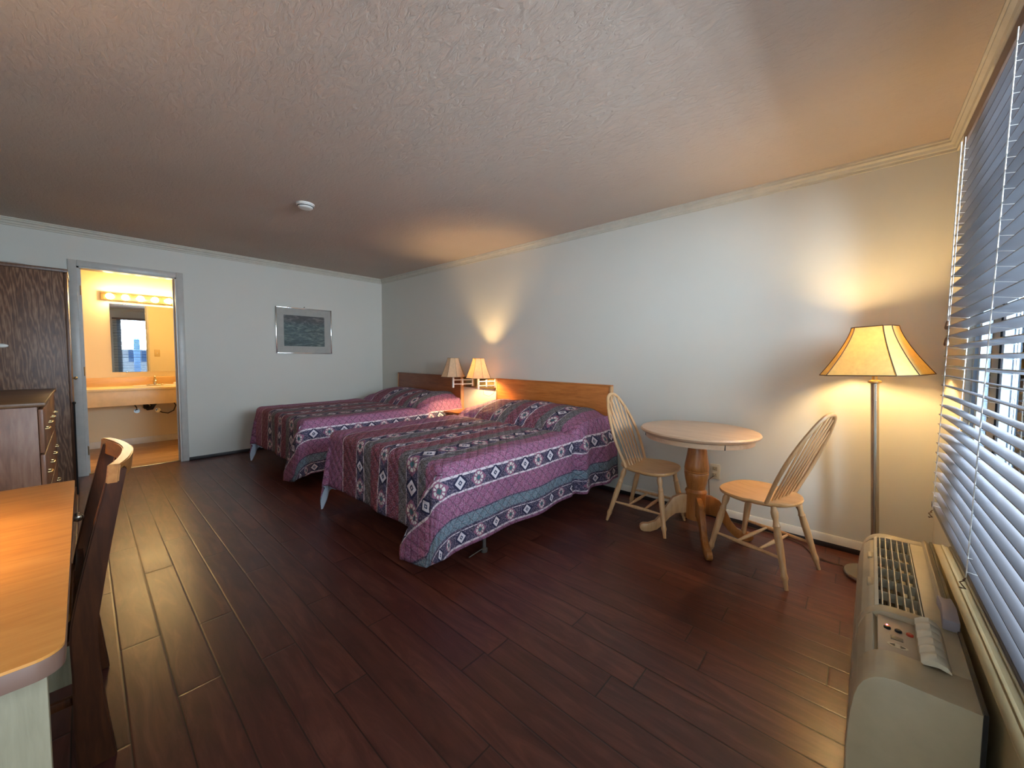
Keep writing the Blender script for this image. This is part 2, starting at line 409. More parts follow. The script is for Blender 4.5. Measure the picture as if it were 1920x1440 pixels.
# bathroom alcove
BX = -1.53; BY0, BY1 = -3.85, -1.75
struct('floor_bathroom', box(B(), (BX-.1, BY0-.1, -.1), (-.06, BY1+.1, .004)), M_bfloor, smooth=False)
struct('ceiling_bathroom', box(B(), (BX-.1, BY0-.1, H), (0, BY1+.1, H+.1)), M_bath, smooth=False)
struct('wall_bathroom_back', box(B(), (BX-.1, BY0-.1, 0), (BX, BY1+.1, H)), M_bath, smooth=False)
struct('wall_bathroom_left', box(B(), (BX, BY0-.1, 0), (-T, BY0, H)), M_bath, smooth=False)
struct('wall_bathroom_right', box(B(), (BX, BY1, 0), (-T, BY1+.1, H)), M_bath, smooth=False)
b = B()
box(b, (-T-.004, BY0, 0), (-T+.001, DY0, H)); box(b, (-T-.004, DY1, 0), (-T+.001, BY1, H)); box(b, (-T-.004, DY0, DZ), (-T+.001, DY1, H))
struct('wall_bathroom_front', b, M_bath, smooth=False)
b = B(); box(b, (BX, BY0, 0), (BX+.012, BY1, .09), .003)
struct('baseboard_bathroom', b, M_trim)
# door lining and casing
b = B()
for y0, y1 in ((DY0-.005, DY0+.018), (DY1-.018, DY1+.005)): box(b, (-T-.006, y0, 0), (.004, y1, DZ))
box(b, (-T-.006, DY0, DZ-.018), (.004, DY1, DZ+.005))
box(b, (-.075, DY0+.018, 0), (-.06, DY0+.03, DZ-.018)); box(b, (-.075, DY1-.03, 0), (-.06, DY1-.018, DZ-.018))
dr = struct('door_1', b, M_case, smooth=False)
b = B()
box(b, (0, DY0-.055, 0), (.014, DY0+.004, DZ+.055), .004); box(b, (0, DY1-.004, 0), (.014, DY1+.055, DZ+.055), .004)
box(b, (0, DY0+.004, DZ-.004), (.013, DY1-.004, DZ+.055), .004)
obj('casing', b, M_case, dr)
for z in (.25, 1.05, 1.85):
    b = B(); box(b, (-.05, DY0+.017, z-.045), (-.01, DY0+.021, z+.045), .001); tube(b, [(-.008, DY0+.022, z-.045), (-.008, DY0+.022, z+.045)], .005, 8)
    obj('hinge', b, M_brass, dr)
# crown mouldings (profile swept along walls)
def crown_prof(): return [(0, 0), (.042, 0), (.042, -.010), (.034, -.014), (.034, -.024), (.020, -.034), (.016, -.048), (.008, -.052), (.008, -.066), (0, -.068)]
b = B(); prism(b, [(-p, H+q) for p, q in crown_prof()], 0, L, 'x'); struct('trim_1', b, M_crown)
b = B(); prism(b, [(p, H+q) for p, q in crown_prof()], YW, 0, 'y'); struct('trim_2', b, M_crown)
b = B(); prism(b, [(L-p, H+q) for p, q in crown_prof()], YW, 0, 'y'); struct('trim_3', b, M_crown)
b = B(); prism(b, [(YW+p, H+q) for p, q in crown_prof()], 0, L, 'x'); struct('trim_4', b, M_crown)
# baseboards
bb = struct('baseboard_right', box(B(), (0, -.014, 0), (L, 0, .034), .002), M_darkbase)
obj('cream_cap', prism(B(), [(-.012, .034), (-.012, .078), (-.006, .086), (0, .086), (0, .034)], 4.16, L, 'x'), M_trim, bb)
struct('baseboard_back', box(B(), (0, DY1+.056, 0), (.014, -.014, .036), .002), M_darkbase)
struct('trim_5', box(B(), (-.075, DY0, 0), (-.045, DY1, .008), .003), M_brass)

# ---------------------------------------------------------------- window, exterior
wx = L+.015
win = struct('window_1', (lambda b: (box(b, (wx, WY0, WZ0), (wx+.05, WY0+.04, WZ1)), box(b, (wx, WY1-.04, WZ0), (wx+.05, WY1, WZ1)), box(b, (wx, WY0, WZ0), (wx+.05, WY1, WZ0+.04)), box(b, (wx, WY0, WZ1-.04), (wx+.05, WY1, WZ1)), b)[-1])(B()), M_alu, smooth=False)
b = B(); box(b, (wx+.005, -1.005, WZ0+.04), (wx+.045, -.905, WZ1-.04)); obj('meeting_stile', b, M_bronze, win, False)
b = B()
for y in (WY0+.04, WY1-.085): box(b, (wx+.01, y, WZ0+.04), (wx+.04, y+.045, WZ1-.04))
box(b, (wx+.01, -1.04, WZ0+.04), (wx+.03, -1.005, WZ1-.04)); obj('sash', b, M_alu, win, False)
b = B(); box(b, (wx+.018, -.905, WZ0+.04), (wx+.022, WY1-.085, WZ1-.04)); obj('window_pane', b, M_glass, win, False)
b = B(); box(b, (wx+.030, WY0+.085, WZ0+.04), (wx+.034, -1.04, WZ1-.04)); obj('window_pane', b, M_glass, win, False)
struct('trim_6', box(B(), (L-.050, WY0-.05, .508), (L+.001, WY1+.05, .532), .004), M_sill)
b = B()
for y0, y1 in ((-3.9, -3.87), (-3.03, -3.0)): box(b, (L-.01, y0, 0), (L+.17, y1, 2.04))
box(b, (L-.01, -3.87, 2.01), (L+.17, -3.03, 2.04))
struct('door_2', b, M_case, smooth=False)  # unseen open entrance, added along with the fill light outside it
# outside: walkway, roof over it, posts, a building across the yard
struct('floor_walkway', box(B(), (L+.16, -9, -.12), (L+9, 6, -.02)), M_conc, smooth=False)
b = B()
for p in ((7.5, 1.3), (7.5, -2.2), (7.5, -5.2)):
    b = B(); box(b, (p[0], p[1], -.02), (p[0]+.14, p[1]+.14, 2.7), .006); box(b, (p[0]-.03, p[1]-.03, -.02), (p[0]+.17, p[1]+.17, .12), .006)
    tag(obj('porch_post', b, M_ext), {1.3: 'pale blue square porch post seen between the blind slats', -2.2: 'pale blue square porch post opposite the middle of the window', -5.2: 'pale blue square porch post beyond the near end of the window'}[p[1]], 'post', 'posts along the outdoor walkway')
tag(obj('stucco_wing', box(B(), (6.42, 1.6, -.02), (10, 1.9, 3.2)), M_ext, smooth=False), 'pale blue stucco wall at the end of the outdoor walkway', 'wall')
tag(obj('downpipe', (lambda b: (tube(b, [(6.62, 1.5, -.02), (6.62, 1.5, 3.1)], .045, 14), b)[-1])(B()), M_extw), 'white downpipe on the stucco wall outside the window', 'pipe')
bl = thing('motel_building', 'low pale building across the yard seen through the blinds', 'building', (13.2, 0, 0))
obj('building_wall', box(B(), (0, -9, -.02), (.3, 9, 2.5)), M_extw, bl, False)
obj('building_roof', prism(B(), [(-.6, 2.5), (2, 3.1), (2, 2.9), (-.6, 2.4)], -9.4, 9.4, 'y'), M_sill, bl, False)
for y in (-5.4, -2.0, 1.6, 5.0):
    obj('building_window', box(B(), (-.02, y, .9), (.01, y+1.4, 2.0)), M_ext, bl, False)

# ---------------------------------------------------------------- bottom board below the window
struct('trim_7', (lambda b: (box(b, (5.968, -2.95, 0), (L, -.985, .50), .003), [box(b, (5.99+.022*i, -2.95, .50), (5.998+.022*i, -.99, .505), .002) for i in range(3)], b)[-1])(B()), M_chase)

# ---------------------------------------------------------------- venetian blind
bx0, bx1 = 6.008, 6.056; by0, by1 = -2.68, -.72; bz0, bz1 = .578, 2.19
bl = thing('venetian_blind', 'white horizontal slat blind hanging over the window, slats open', 'blind', (bx1, (by0+by1)/2, bz0))
def rel(o, x, y, z): return (o.location.x, o.location.y, o.location.z)
def lp(pt, base): return (pt[0]-base[0], pt[1]-base[1], pt[2]-base[2])
base = tuple(bl.location)
n = 36; pitch = (bz1-.06-bz0-.02)/n
def lean(z): return -.022*(1-(z-bz0)/(bz1-bz0))
for i in range(n):
    z = bz0+.03+pitch*i; b = B(); xo = lean(z)
    if i < 4: z -= .010*(4-i)*.3
    cur = [(-.025, .0045), (-.0125, .0048), (0, .0030), (.0125, -.001), (.025, -.006)]
    a = random.uniform(-.0012, .0012)
    up = [((bx0+bx1)/2+xo+p, z+q+a*p/.025) for p, q in cur]; dn = [(p, q-.0028) for p, q in reversed(up)]
    prism(b, [(p-base[0], q-base[2]) for p, q in up+dn], by0-base[1], by1-base[1]+random.uniform(-.002, .002), 'y')
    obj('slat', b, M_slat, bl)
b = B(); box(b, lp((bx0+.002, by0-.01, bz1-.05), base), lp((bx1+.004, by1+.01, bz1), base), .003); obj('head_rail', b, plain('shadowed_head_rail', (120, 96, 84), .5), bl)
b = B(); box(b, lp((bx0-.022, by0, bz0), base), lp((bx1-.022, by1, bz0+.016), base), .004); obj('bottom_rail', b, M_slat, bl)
for y in (-.80, -1.50, -2.15):
    b = B()
    for dx in (-.027, .027):
        tube(b, [lp((6.032+dx+lean(bz0), y, bz0+.01), base), lp((6.032+dx, y, bz1-.05), base)], .0016, 6)
    for i in range(n):
        z = bz0+.026+pitch*i; tube(b, [lp((6.005+lean(z), y, z), base), lp((6.059+lean(z), y, z-.008), base)], .0009, 5)
    obj('ladder_cord', b, M_cord, bl)
for y in (-.80, -1.50, -2.15):
    b = B(); pts = [(5.983, y+.004, bz0+.004)]+[(5.978+.006*sin(k*2.1), y+.006+.012*sin(k*1.3), bz0-.004-.005*k) for k in range(7)]
    tube(b, [lp(p, base) for p in pts], .0018, 6); obj('cord_knot', b, plain('frayed_brown_cord', (96, 66, 44), .8), bl)
b = B(); tube(b, [lp((6.0, -.755, bz1-.05), base), lp((5.998, -.752, 1.95), base), lp((5.995, -.752, 1.40), base)], .0022, 6); obj('tilt_cord', b, M_cord, bl)
for z in (1.38, 1.31):
    b = B(); lathe(b, [(.003, .02), (.006, .012), (.009, -.01), (.007, -.016), (.002, -.018)][::-1], lp((5.995, -.752, z), base), 12); obj('cord_tassel', b, M_sill, bl)

# ---------------------------------------------------------------- beds
def smooth01(t): t = max(0, min(1, t)); return t*t*(3-2*t)
def bedspread(name, cx, W, top, dropS, dropF, label, seed, foot):
    rr = .055; A = W/2-rr; al = rr*pi/2; Bv = -foot-rr-.06   # v measured from the headboard
    s_edge = A+al+dropS; v_end = Bv+al+dropF
    ds = .022; ns = int(2*s_edge/ds); nv = int(v_end/ds)
    rnd = random.Random(seed); ph = [rnd.uniform(0, 6.28) for _ in range(8)]
    def g(a, flare, edge=0):
        if a < al: th = a/rr; return rr*sin(th), rr*(1-cos(th))
        h = a-al; return rr+flare*h, rr+h
    def pos(s, v):
        sg = 1 if s >= 0 else -1; a = abs(s)-A; b_ = v-Bv
        # pillow swelling near the head
        pw = 0
        if v < .56:
            t = v/.56; prof = (sin(pi*min(1, .30+.70*t)))**.6 if t < 1 else 0
            pw = .155*prof*(.93+.07*sin(s*7+ph[0]))
            pw *= .5+.5*smooth01((A+.02-abs(s))/.2) if abs(s) > A-.18 else 1
        elif v < .66: pw = -.024*sin(pi*(v-.56)/.10)
        wr = .005*sin(s*9+ph[1]+v*3)*sin(v*5+ph[2])+.004*sin(s*23+v*11+ph[3])*sin(v*17+ph[4])
        if a <= 0 and b_ <= 0: return (cx+s, -.06-v, top+pw+wr)
        wav = lambda h, q: (.012*sin(q*7+ph[5])+.010*sin(q*13+ph[6]))*smooth01(h/.3)
        if b_ <= 0:
            out, dn = g(a, .05)
            h = max(0, a-al)
            ex = wav(h, v)
            if v < .56: ex += .055*smooth01(h/.15+.3)*smooth01((.58-v)/.06)*(1-.3*sin(v*20))
            elif v < .62: ex -= .02*smooth01(h/.15)
            z = top-dn+pw*max(0, 1-a/al)
            if v < .56: z += .02*smooth01((.56-v)/.1)
            return (cx+sg*(A+out+ex), -.06-v, max(.012, z))
        if a <= 0:
            out, dn = g(b_, .03); h = max(0, b_-al)
            return (cx+s, -.06-Bv-out-wav(h, s*1.3)*.7, top-dn)
        rho = hypot(a, b_); th = math.degrees(atan2(b_, a))
        if rho < al:
            o, dn = g(rho, 0); return (cx+sg*(A+o*cos(R(th))), -.06-Bv-o*sin(R(th)), top-dn)
        h = rho-al; f = smooth01(h/.12)
        thc = 26
        if sg < 0:
            psi = R(th); fl = rr+.16*h+.012*f*sin(R(th)*9)
            return (cx-(A+fl*cos(psi)*.75), -.06-Bv-fl*sin(psi), max(.008, top-rr-h*.985))
        if th < thc:
            psi = 90*th/thc; lat = .05*h*(1-th/thc); fl = .05*h+.03*h*sin(R(psi))
            return (cx+sg*(A+(rr+fl+.012*f*sin(R(psi)*2))*cos(R(psi))*1.0), -.06-Bv-(rr+.035*f+.05*h)*sin(R(psi)), max(.008, top-rr-h))
        if sg > 0: fmax, out1, tl = 30, .040, 62
        else: fmax, out1, tl = 6, .06, 58
        if th < tl: t = (th-thc)/(tl-thc); phi = fmax*sin(pi/2*min(1, t*1.6)); yo = out1*f*(1-.25*t)+.05*h
        else: t = (th-tl)/(90-tl); phi = fmax*(1-t)**.8; yo = (out1*.75*f)*max(0, 1-t*2.2)+.05*h*(1-t)+.03*h*t
        wv = 0
        return (cx+sg*(A-h*sin(R(phi))*1.0), -.06-Bv-rr-yo-wv, max(.008, top-rr-h*cos(R(phi))))
    bm = bmesh.new(); uv = bm.loops.layers.uv.new('UVMap'); G = []
    for j in range(nv+1):
        row = []
        for i in range(ns+1):
            s = -s_edge+2*s_edge*i/ns; v = v_end*j/nv
            vt = bm.verts.new(pos(s, v)); su, vu = s, v
            a, b_ = s-A, v-Bv
            if a > 0 and b_ > 0:      # the corner flap is folded, so the stripes turn downward on it
                th = math.degrees(atan2(b_, a)); ro = hypot(a, b_)
                tu = th*50/26 if th < 26 else 50+(th-26)*38/36 if th < 62 else 88+(th-62)*2/28
                k_ = smooth01(ro/.25); tu = th+(tu-th)*k_
                su, vu = A+ro*cos(R(tu)), Bv+ro*sin(R(tu))
            row.append((vt, su, vu))
        G.append(row)
    for j in range(nv):
        for i in range(ns):
            q = (G[j][i], G[j+1][i], G[j+1][i+1], G[j][i+1])
            f = bm.faces.new([k[0] for k in q])
            for lo, k in zip(f.loops, q): lo[uv].uv = (k[1], k[2])
    me = bpy.data.meshes.new(name); bm.to_mesh(me); bm.free(); me.materials.append(M_quilt); me.materials.append(M_lining); me.shade_smooth()
    o = bpy.data.objects.new(name, me); C.objects.link(o)
    md = o.modifiers.new('thick', 'SOLIDIFY'); md.thickness = .007; md.offset = -1; md.material_offset = 1; md.use_rim = True
    return tag(o, label, 'bedspread', 'patterned bedspreads')
def bed(cx, W, foot, label):
    t = thing('bed', label, 'bed', (cx, -.06, 0), 0, 'double beds')
    l = -foot-.06; w = W/2-.03
    obj('box_spring', box(B(), (-w, -l+.03, .20), (w, -.01, .40), .02), M_box, t)
    b = B(); box(b, (-w, -l+.03, .402), (w, -.01, .605), .05, 3); obj('mattress', b, M_matt, t)
    b = B()
    for x in (-w+.02, w-.02): box(b, (x-.015, -l+.04, .165), (x+.015, -.02, .198))
    for y in (-l+.35, -l/2, -.3): box(b, (-w+.02, y-.015, .165), (w-.02, y+.015, .19))
    obj('metal_frame', b, M_metal, t, False)
    for x in (-w+.035, w-.035):
        for y in (-l+.38, -l/2, -.32):
            if y > -l+.4: x = math.copysign(w-.32, x)
            b = B(); tube(b, [(x, y, .03), (x, y, .17)], .012, 10); lathe(b, [(.02, 0), (.022, .004), (.022, .022), (.012, .03)], (x, y, 0), 14)
            tube(b, [(x, y, .05), (x-.16 if x > 0 else x+.16, y, .17)], .004, 6); tube(b, [(x, y, .025), (x, y-.13, .012)], .004, 6); tube(b, [(x, y, .025), (x-.1 if x > 0 else x+.1, y+.08, .012)], .004, 6)
            obj('leg', b, M_metal, t)
    return t
bedspread('bedspread', 3.345, 1.46, .635, .44, .37, 'maroon and teal diamond-band bedspread on the nearer bed', 3, -1.96)
bedspread('bedspread', 1.29, 1.44, .635, .44, .37, 'maroon and teal diamond-band bedspread on the bed against the far corner', 5, -1.93)
bed(3.345, 1.46, -1.96, 'double bed nearer the camera, standing beside the windsor chair')
bed(1.29, 1.44, -1.93, 'double bed farther from the camera, by the framed picture wall')
def headboard(x0, x1, label, m):
    t = thing('headboard', label, 'headboard', ((x0+x1)/2, 0, .98), 0, 'oak headboards'); w = (x1-x0)/2
    obj('panel', box(B(), (-w+.012, -.045, -.50), (w-.012, -.004, -.012), .002), m, t)
    obj('top_cap', box(B(), (-w, -.052, -.0125), (w, -.001, 0), .003), m, t)
    for s in (-1, 1): obj('end_cap', box(B(), (s*w, -.052, -.50), (s*(w-.012), -.001, -.0125), .002), M_oakl, t)
M_oakl = wood('light_oak_edge', (170, 116, 70), (200, 148, 100), (220, 176, 130), 'Z', 1, .4)
headboard(2.615, 4.065, 'plain oak headboard on the wall above the nearer bed', M_oak)
M_oakd = wood('reddish_oak', (110, 54, 26), (142, 76, 38), (160, 94, 52), 'X', 1, .35, 5)
headboard(.535, 2.0, 'plain reddish oak headboard on the wall above the far bed', M_oakd)
# nightstand between the beds
t = thing('nightstand', 'small oak nightstand between the two beds', 'nightstand', (2.31, 0, 0))
obj('top', box(B(), (-.19, -.42, .565), (.19, -.005, .59), .005), M_oak, t)
b = B(); box(b, (-.18, -.40, .08), (-.165, -.01, .565)); box(b, (.165, -.40, .08), (.18, -.01, .565)); box(b, (-.165, -.025, .08), (.165, -.01, .565)); box(b, (-.165, -.4, .08), (.165, -.025, .1)); box(b, (-.165, -.4, .36), (.165, -.025, .375)); box(b, (-.17, -.38, 0), (.17, -.03, .08))
obj('carcass', b, M_oakd, t, False)
d = obj('drawer', box(B(), (-.163, -.415, .385), (.163, -.395, .555), .003), M_oak, t)
b = B(); lathe(b, [(.006, 0), (.006, .012), (.014, .02), (.010, .028), (.003, .03)], (0, 0, 0), 14); bmesh.ops.transform(b, matrix=Matrix.Translation((0, -.415, .47)) @ Matrix.Rotation(R(90), 4, 'X'), verts=b.verts)
obj('knob', b, M_brass, d)

# ---------------------------------------------------------------- wall lamps between the headboards
tag(obj('lamp_backboard', (lambda b: (box(b, (2.005, -.022, .845), (2.61, -.002, .975), .004), b)[-1])(B()), plain('brass_toned_panel', (142, 124, 84), .22, .75, scale=6)), 'brass toned mounting panel on the wall between the headboards', 'mounting panel')
def bell(bm, rb, rt, z0, h, sides, p=1.6, n=14, th=.002):
    rings = []
    for k in range(n+1):
        t = k/n; r = rt+(rb-rt)*(1-t)**p; rings.append([bm.verts.new((cx_*r, cy_*r, z0+h*t)) for cx_, cy_ in sides])
    for A_, B_ in zip(rings, rings[1:]):
        for j in range(len(sides)): bm.faces.new((A_[j], A_[(j+1) % len(sides)], B_[(j+1) % len(sides)], B_[j]))
    return rings
def shade(parent, rb, rt, z0, h, sides, mat, p, trimw, rot=0, trim=True):
    b = B(); rot_s = [(x*cos(rot)-y*sin(rot), x*sin(rot)+y*cos(rot)) for x, y in sides]
    bell(b, rb, rt, z0, h, rot_s, p)
    o = obj('lamp_shade', b, mat, parent, False); md = o.modifiers.new('t', 'SOLIDIFY'); md.thickness = .002; md.offset = -1
    b = B()
    for r, z in ((rb, z0), (rt, z0+h)): tube(b, [(x*r, y*r, z) for x, y in rot_s], trimw, 6, closed=True)
    for x, y in rot_s:
        tube(b, [(x*(rt+(rb-rt)*(1-k/14)**p)*1.004, y*(rt+(rb-rt)*(1-k/14)**p)*1.004, z0+h*k/14) for k in range(15)], trimw*.8, 6)
    if trim: obj('shade_trim', b, M_trimbr, o)
    b = B()   # spider ring that carries the shade on the socket
    tube(b, [(.014*cos(k), .014*sin(k), z0+h*.96) for k in [2*pi*i/12 for i in range(12)]], .0015, 6, closed=True)
    for k in range(3):
        a = 2*pi*k/3; tube(b, [(.014*cos(a), .014*sin(a), z0+h*.96), (rt*.97*cos(a), rt*.97*sin(a), z0+h*.985)], .0014, 6)
    obj('shade_spider', b, M_brass, o)
    return o
OCT = [(cos(R(22.5+45*k)), sin(R(22.5+45*k))) for k in range(8)]
def wall_lamp(loc, mount, label, lit):
    t = thing('wall_lamp', label, 'lamp', (loc[0], loc[1], .86), 0, 'swing arm wall lamps')
    z0 = .985-.86
    obj('stem', tube(B(), [(0, 0, -.008), (0, 0, .135)], .0125, 14), M_whitemetal, t)
    mx, my = mount[0]-loc[0], mount[1]-loc[1]
    b = B()
    for z in (.035, .085): tube(b, [(0, 0, z), (mx*.55, my*.45, z), (mx, my, z)], .0062, 8)
    tube(b, [(mx*.55, my*.45, .02), (mx*.55, my*.45, .10)], .010, 10)
    tube(b, [(mx, my, .01), (mx, my, .11)], .010, 10)
    obj('swing_arm', b, M_whitemetal, t)
    b = B(); box(b, (mx-.03, my, .0), (mx+.03, my+.012, .115), .004); obj('wall_plate', b, M_brass, t)
    obj('socket', tube(B(), [(0, 0, .12), (0, 0, .175)], .013, 14), M_brass, t)
    shade(t, .150, .070, z0, .225, OCT, M_shade2, 1.25, .0016)
    b = B(); ico(b, (0, 0, .245), .026, 2, (1, 1, 1.25)); tube(b, [(0, 0, .17), (0, 0, .225)], .011, 10)
    obj('bulb', b, M_bulb2 if lit else M_white, t)
    if lit: bm_ = B(); tube(bm_, [(mx, my-.0, .0), (mx-.02, my-.003, -.06), (mx-.10, my-.0, -.10), (mx-.19, my+.0, -.085), (mx-.2, my, -.02)], .002, 6); obj('cord', bm_, M_black, t)
    return t
wall_lamp((2.10, -.26), (2.20, -.036), 'unlit swing arm lamp, left of the pair between the headboards', False)
wall_lamp((2.50, -.22), (2.585, -.036), 'glowing swing arm lamp, right of the pair between the headboards', True)

# ---------------------------------------------------------------- framed picture
t = thing('framed_picture', 'silver framed teal and grey wave print hanging on the back wall', 'picture', (0, -1.17, 1.25))
w = .361; b = B()
for a, c in (((-w), -w+.012), (w-.012, w)): box(b, (.001, a, 0), (.028, c, .62), .002)
for a, c in ((0, .012), (.608, .62)): box(b, (.001, -w+.012, a), (.028, w-.012, c), .002)
obj('frame', b, M_chrome, t)
obj('mat_board', box(B(), (.004, -w+.012, .012), (.014, w-.012, .608)), M_mat, t, False)
obj('print', box(B(), (.014, -.262, .10), (.0155, .262, .515)), M_art, t, False)
obj('glass', box(B(), (.018, -w+.012, .012), (.020, w-.012, .608)), M_glass, t, False)
obj('hanging_nail', tube(B(), [(.0, 0, .632), (.014, 0, .636)], .006, 8), M_trimbr, t)
# smoke detector
t = thing('smoke_detector', 'round white smoke detector on the ceiling', 'smoke detector', (2.37, -2.0, H))
b = B(); lathe(b, [(.066, -.012), (.066, 0)], (0, 0, 0), 40); obj('base_ring', b, M_white, t)
b = B(); lathe(b, [(.030, -.038), (.046, -.036), (.055, -.028), (.058, -.0125)], (0, 0, 0), 40); obj('cover', b, M_white, t)
b = B(); tube(b, [(.0565*cos(2*pi*k/36), .0565*sin(2*pi*k/36), -.022) for k in range(36)], .0035, 6, closed=True); obj('vent_slot', b, M_black, t)

# ---------------------------------------------------------------- outlet
t = thing('wall_outlet', 'ivory duplex outlet on the wall behind the round table', 'outlet', (4.93, 0, .36))
obj('cover_plate', box(B(), (-.036, -.007, -.058), (.036, -.0005, .058), .003), plain('aged_ivory', (206, 192, 164), .4), t)
for z in (-.024, .024):
    b = B(); box(b, (-.017, -.010, z-.015), (.017, -.0065, z+.015), .005, 3); r_ = obj('receptacle', b, plain('ivory_face', (176, 158, 128), .4), t)
    b = B(); box(b, (-.008, -.0108, z-.003), (-.006, -.0095, z+.008)); box(b, (.006, -.0108, z-.003), (.008, -.0095, z+.008)); tube(b, [(0, -.0108, z-.008), (0, -.0095, z-.008)], .0025, 8)
    obj('slots', b, M_black, r_, False)
tag(obj('power_cord', tube(B(), [(4.93, -.03, .33), (4.90, -.05, .30), (4.91, -.05, .14), (4.96, -.04, .02), (5.1, -.035, .012), (5.28, -.04, .008), (5.42, -.05, .006), (5.50, -.10, .006), (5.53, -.16, .006), (5.56, -.22, .006), (5.63, -.25, .006), (5.70, -.27, .012)], .0032, 6), plain('brown_cord', (90, 62, 40), .5)), 'thin brown power cord running from the outlet along the wall to the floor lamp', 'cord')

# ---------------------------------------------------------------- windsor chairs
LEGP = [(0, .0095), (.10, .0125), (.13, .0165), (.15, .0185), (.17, .0165), (.20, .0145), (.45, .0185), (.62, .0200), (.72, .0165), (.735, .0195), (.75, .0165), (.80, .0135), (.85, .0185), (.90, .0195), (.94, .015), (1, .0125)]
def windsor(label, loc, rz):
    t = thing('windsor_chair', label, 'chair', loc, rz, 'windsor chairs at the round table')   # local +x = front
    zs = .43; b = B(); pts = []
    for k in range(48):
        a = 2*pi*k/48; e = 2.7 if cos(a) > 0 else 2.1
        x = abs(cos(a))**(2/e)*(1 if cos(a) > 0 else -1)*.205; y = abs(sin(a))**(2/e)*(1 if sin(a) > 0 else -1)*(.215-(.018 if cos(a) < 0 else 0))
        pts.append((x, y))
    rings = []
    for sc, z in ((.90, zs-.028), (.985, zs-.018), (1, zs-.008), (.985, zs), (.8, zs-.002), (.5, zs-.008), (.2, zs-.010)):
        rings.append([b.verts.new((x*sc, y*sc, z)) for x, y in pts])
    for A_, B_ in zip(rings, rings[1:]):
        for j in range(48): b.faces.new((A_[j], A_[(j+1) % 48], B_[(j+1) % 48], B_[j]))
    b.faces.new(list(reversed(rings[0]))); b.faces.new(rings[-1]); bmesh.ops.recalc_face_normals(b, faces=b.faces)
    obj('seat', b, M_pineX, t)
    feet = {}; tops = {}
    for sx, sy in ((1, 1), (1, -1), (-1, 1), (-1, -1)):
        f = (.20 if sx > 0 else -.235, sy*.198, 0); tp = (.125*sx, sy*.135, zs-.012); feet[sx, sy] = Vector(f); tops[sx, sy] = Vector(tp)
        obj('leg', turned(B(), f, tp, LEGP, 14), M_pine, t)
    at = lambda k, q: feet[k]+(tops[k]-feet[k])*q
    for sy in (1, -1):
        obj('side_stretcher', turned(B(), at((1, sy), .36), at((-1, sy), .36), [(0, .007), (.2, .009), (.5, .0125), (.8, .009), (1, .007)], 10), M_pine, t)
    for q in (.36, .68):
        p = at((1, 1), .36)*(1-q)+at((-1, 1), .36)*q; r_ = at((1, -1), .36)*(1-q)+at((-1, -1), .36)*q
        obj('cross_stretcher', turned(B(), p, r_, [(0, .006), (.2, .009), (.5, .0125), (.8, .009), (1, .006)], 10), M_pine, t)
    # bow back: leaning plane
    def bp(yy, hh): return (-.105-.40*hh*.95-.02*(hh/.5)**2+.03*(yy/.2)**2*(hh/.5)*0, yy, zs-.006+hh)
    path = []
    for k in range(41):
        a = pi*k/40; c_, s_ = cos(a), sin(a)
        y = .170*(abs(c_)**.8)*(1 if c_ > 0 else -1); h = .515*(abs(s_)**.62)
        y *= 1+.18*sin(pi*min(1, h/.45))*(1 if h < .45 else 0)
        path.append(bp(y, h))
    obj('back_bow', tube(B(), path, [(.0125, .0105)]*41, 10), M_pine, t)
    for k in range(6):
        q = (k-2.5)/2.5; yb, yt = q*.105, q*.128
        ht = .500*(1-(abs(yt)/.185)**3.2)**.55
        p0 = Vector(bp(yb, 0)); p1 = Vector(bp(yt, ht)); bm_ = B(); secs = []
        for tt, wd, th in ((0, .006, .006), (.25, .0065, .006), (.42, .008, .0055), (.55, .0125, .005), (.68, .0165, .0045), (.76, .0150, .0045), (.86, .008, .005), (1, .005, .005)):
            c_ = p0+(p1-p0)*tt; secs.append([bm_.verts.new((c_.x+th*sin(2*pi*j/10), c_.y+wd*cos(2*pi*j/10), c_.z)) for j in range(10)])
        for A_, B_ in zip(secs, secs[1:]):
            for j in range(10): bm_.faces.new((A_[j], A_[(j+1) % 10], B_[(j+1) % 10], B_[j]))
        bm_.faces.new(list(reversed(secs[0]))); bm_.faces.new(secs[-1]); bmesh.ops.recalc_face_normals(bm_, faces=bm_.faces)
        obj('spindle', bm_, M_pine, t)
    return t
windsor('natural beech windsor chair between the nearer bed and the round table', (4.585, -.42, 0), 0)
windsor('natural beech windsor chair nearest the floor lamp, back to the window', (5.315, -.515, 0), R(163.5))
# round pedestal table
t = thing('round_table', 'round light wood pedestal table between two windsor chairs', 'table', (4.92, -.43, 0), R(0))
b = B(); lathe(b, [(.345, .712), (.356, .718), (.368, .726), (.372, .736), (.366, .745), (.35, .748), (.1, .748)], (0, 0, 0), 72); obj('table_top', b, M_pineT, t)
b = B(); lathe(b, [(.335, .680), (.338, .712)], (0, 0, 0), 72); ap = obj('apron', b, M_pineT, t)
for a in (-48, -158, 22, 132):
    bm_ = B(); box(bm_, (.334, -.0022, .679), (.3395, .0022, .7125)); bmesh.ops.rotate(bm_, verts=bm_.verts, cent=(0, 0, 0), matrix=Matrix.Rotation(R(a), 3, 'Z')); obj('apron_joint', bm_, M_black, ap, False)
b = B(); lathe(b, [(.05, .12), (.062, .125), (.066, .15), (.064, .24), (.064, .30), (.070, .315), (.066, .325), (.058, .335), (.060, .35), (.072, .40), (.078, .445), (.0745, .452), (.079, .458), (.0745, .464), (.079, .472), (.076, .50), (.066, .56), (.058, .62), (.054, .68)], (0, 0, 0), 36)
obj('pedestal', b, M_ped, t)
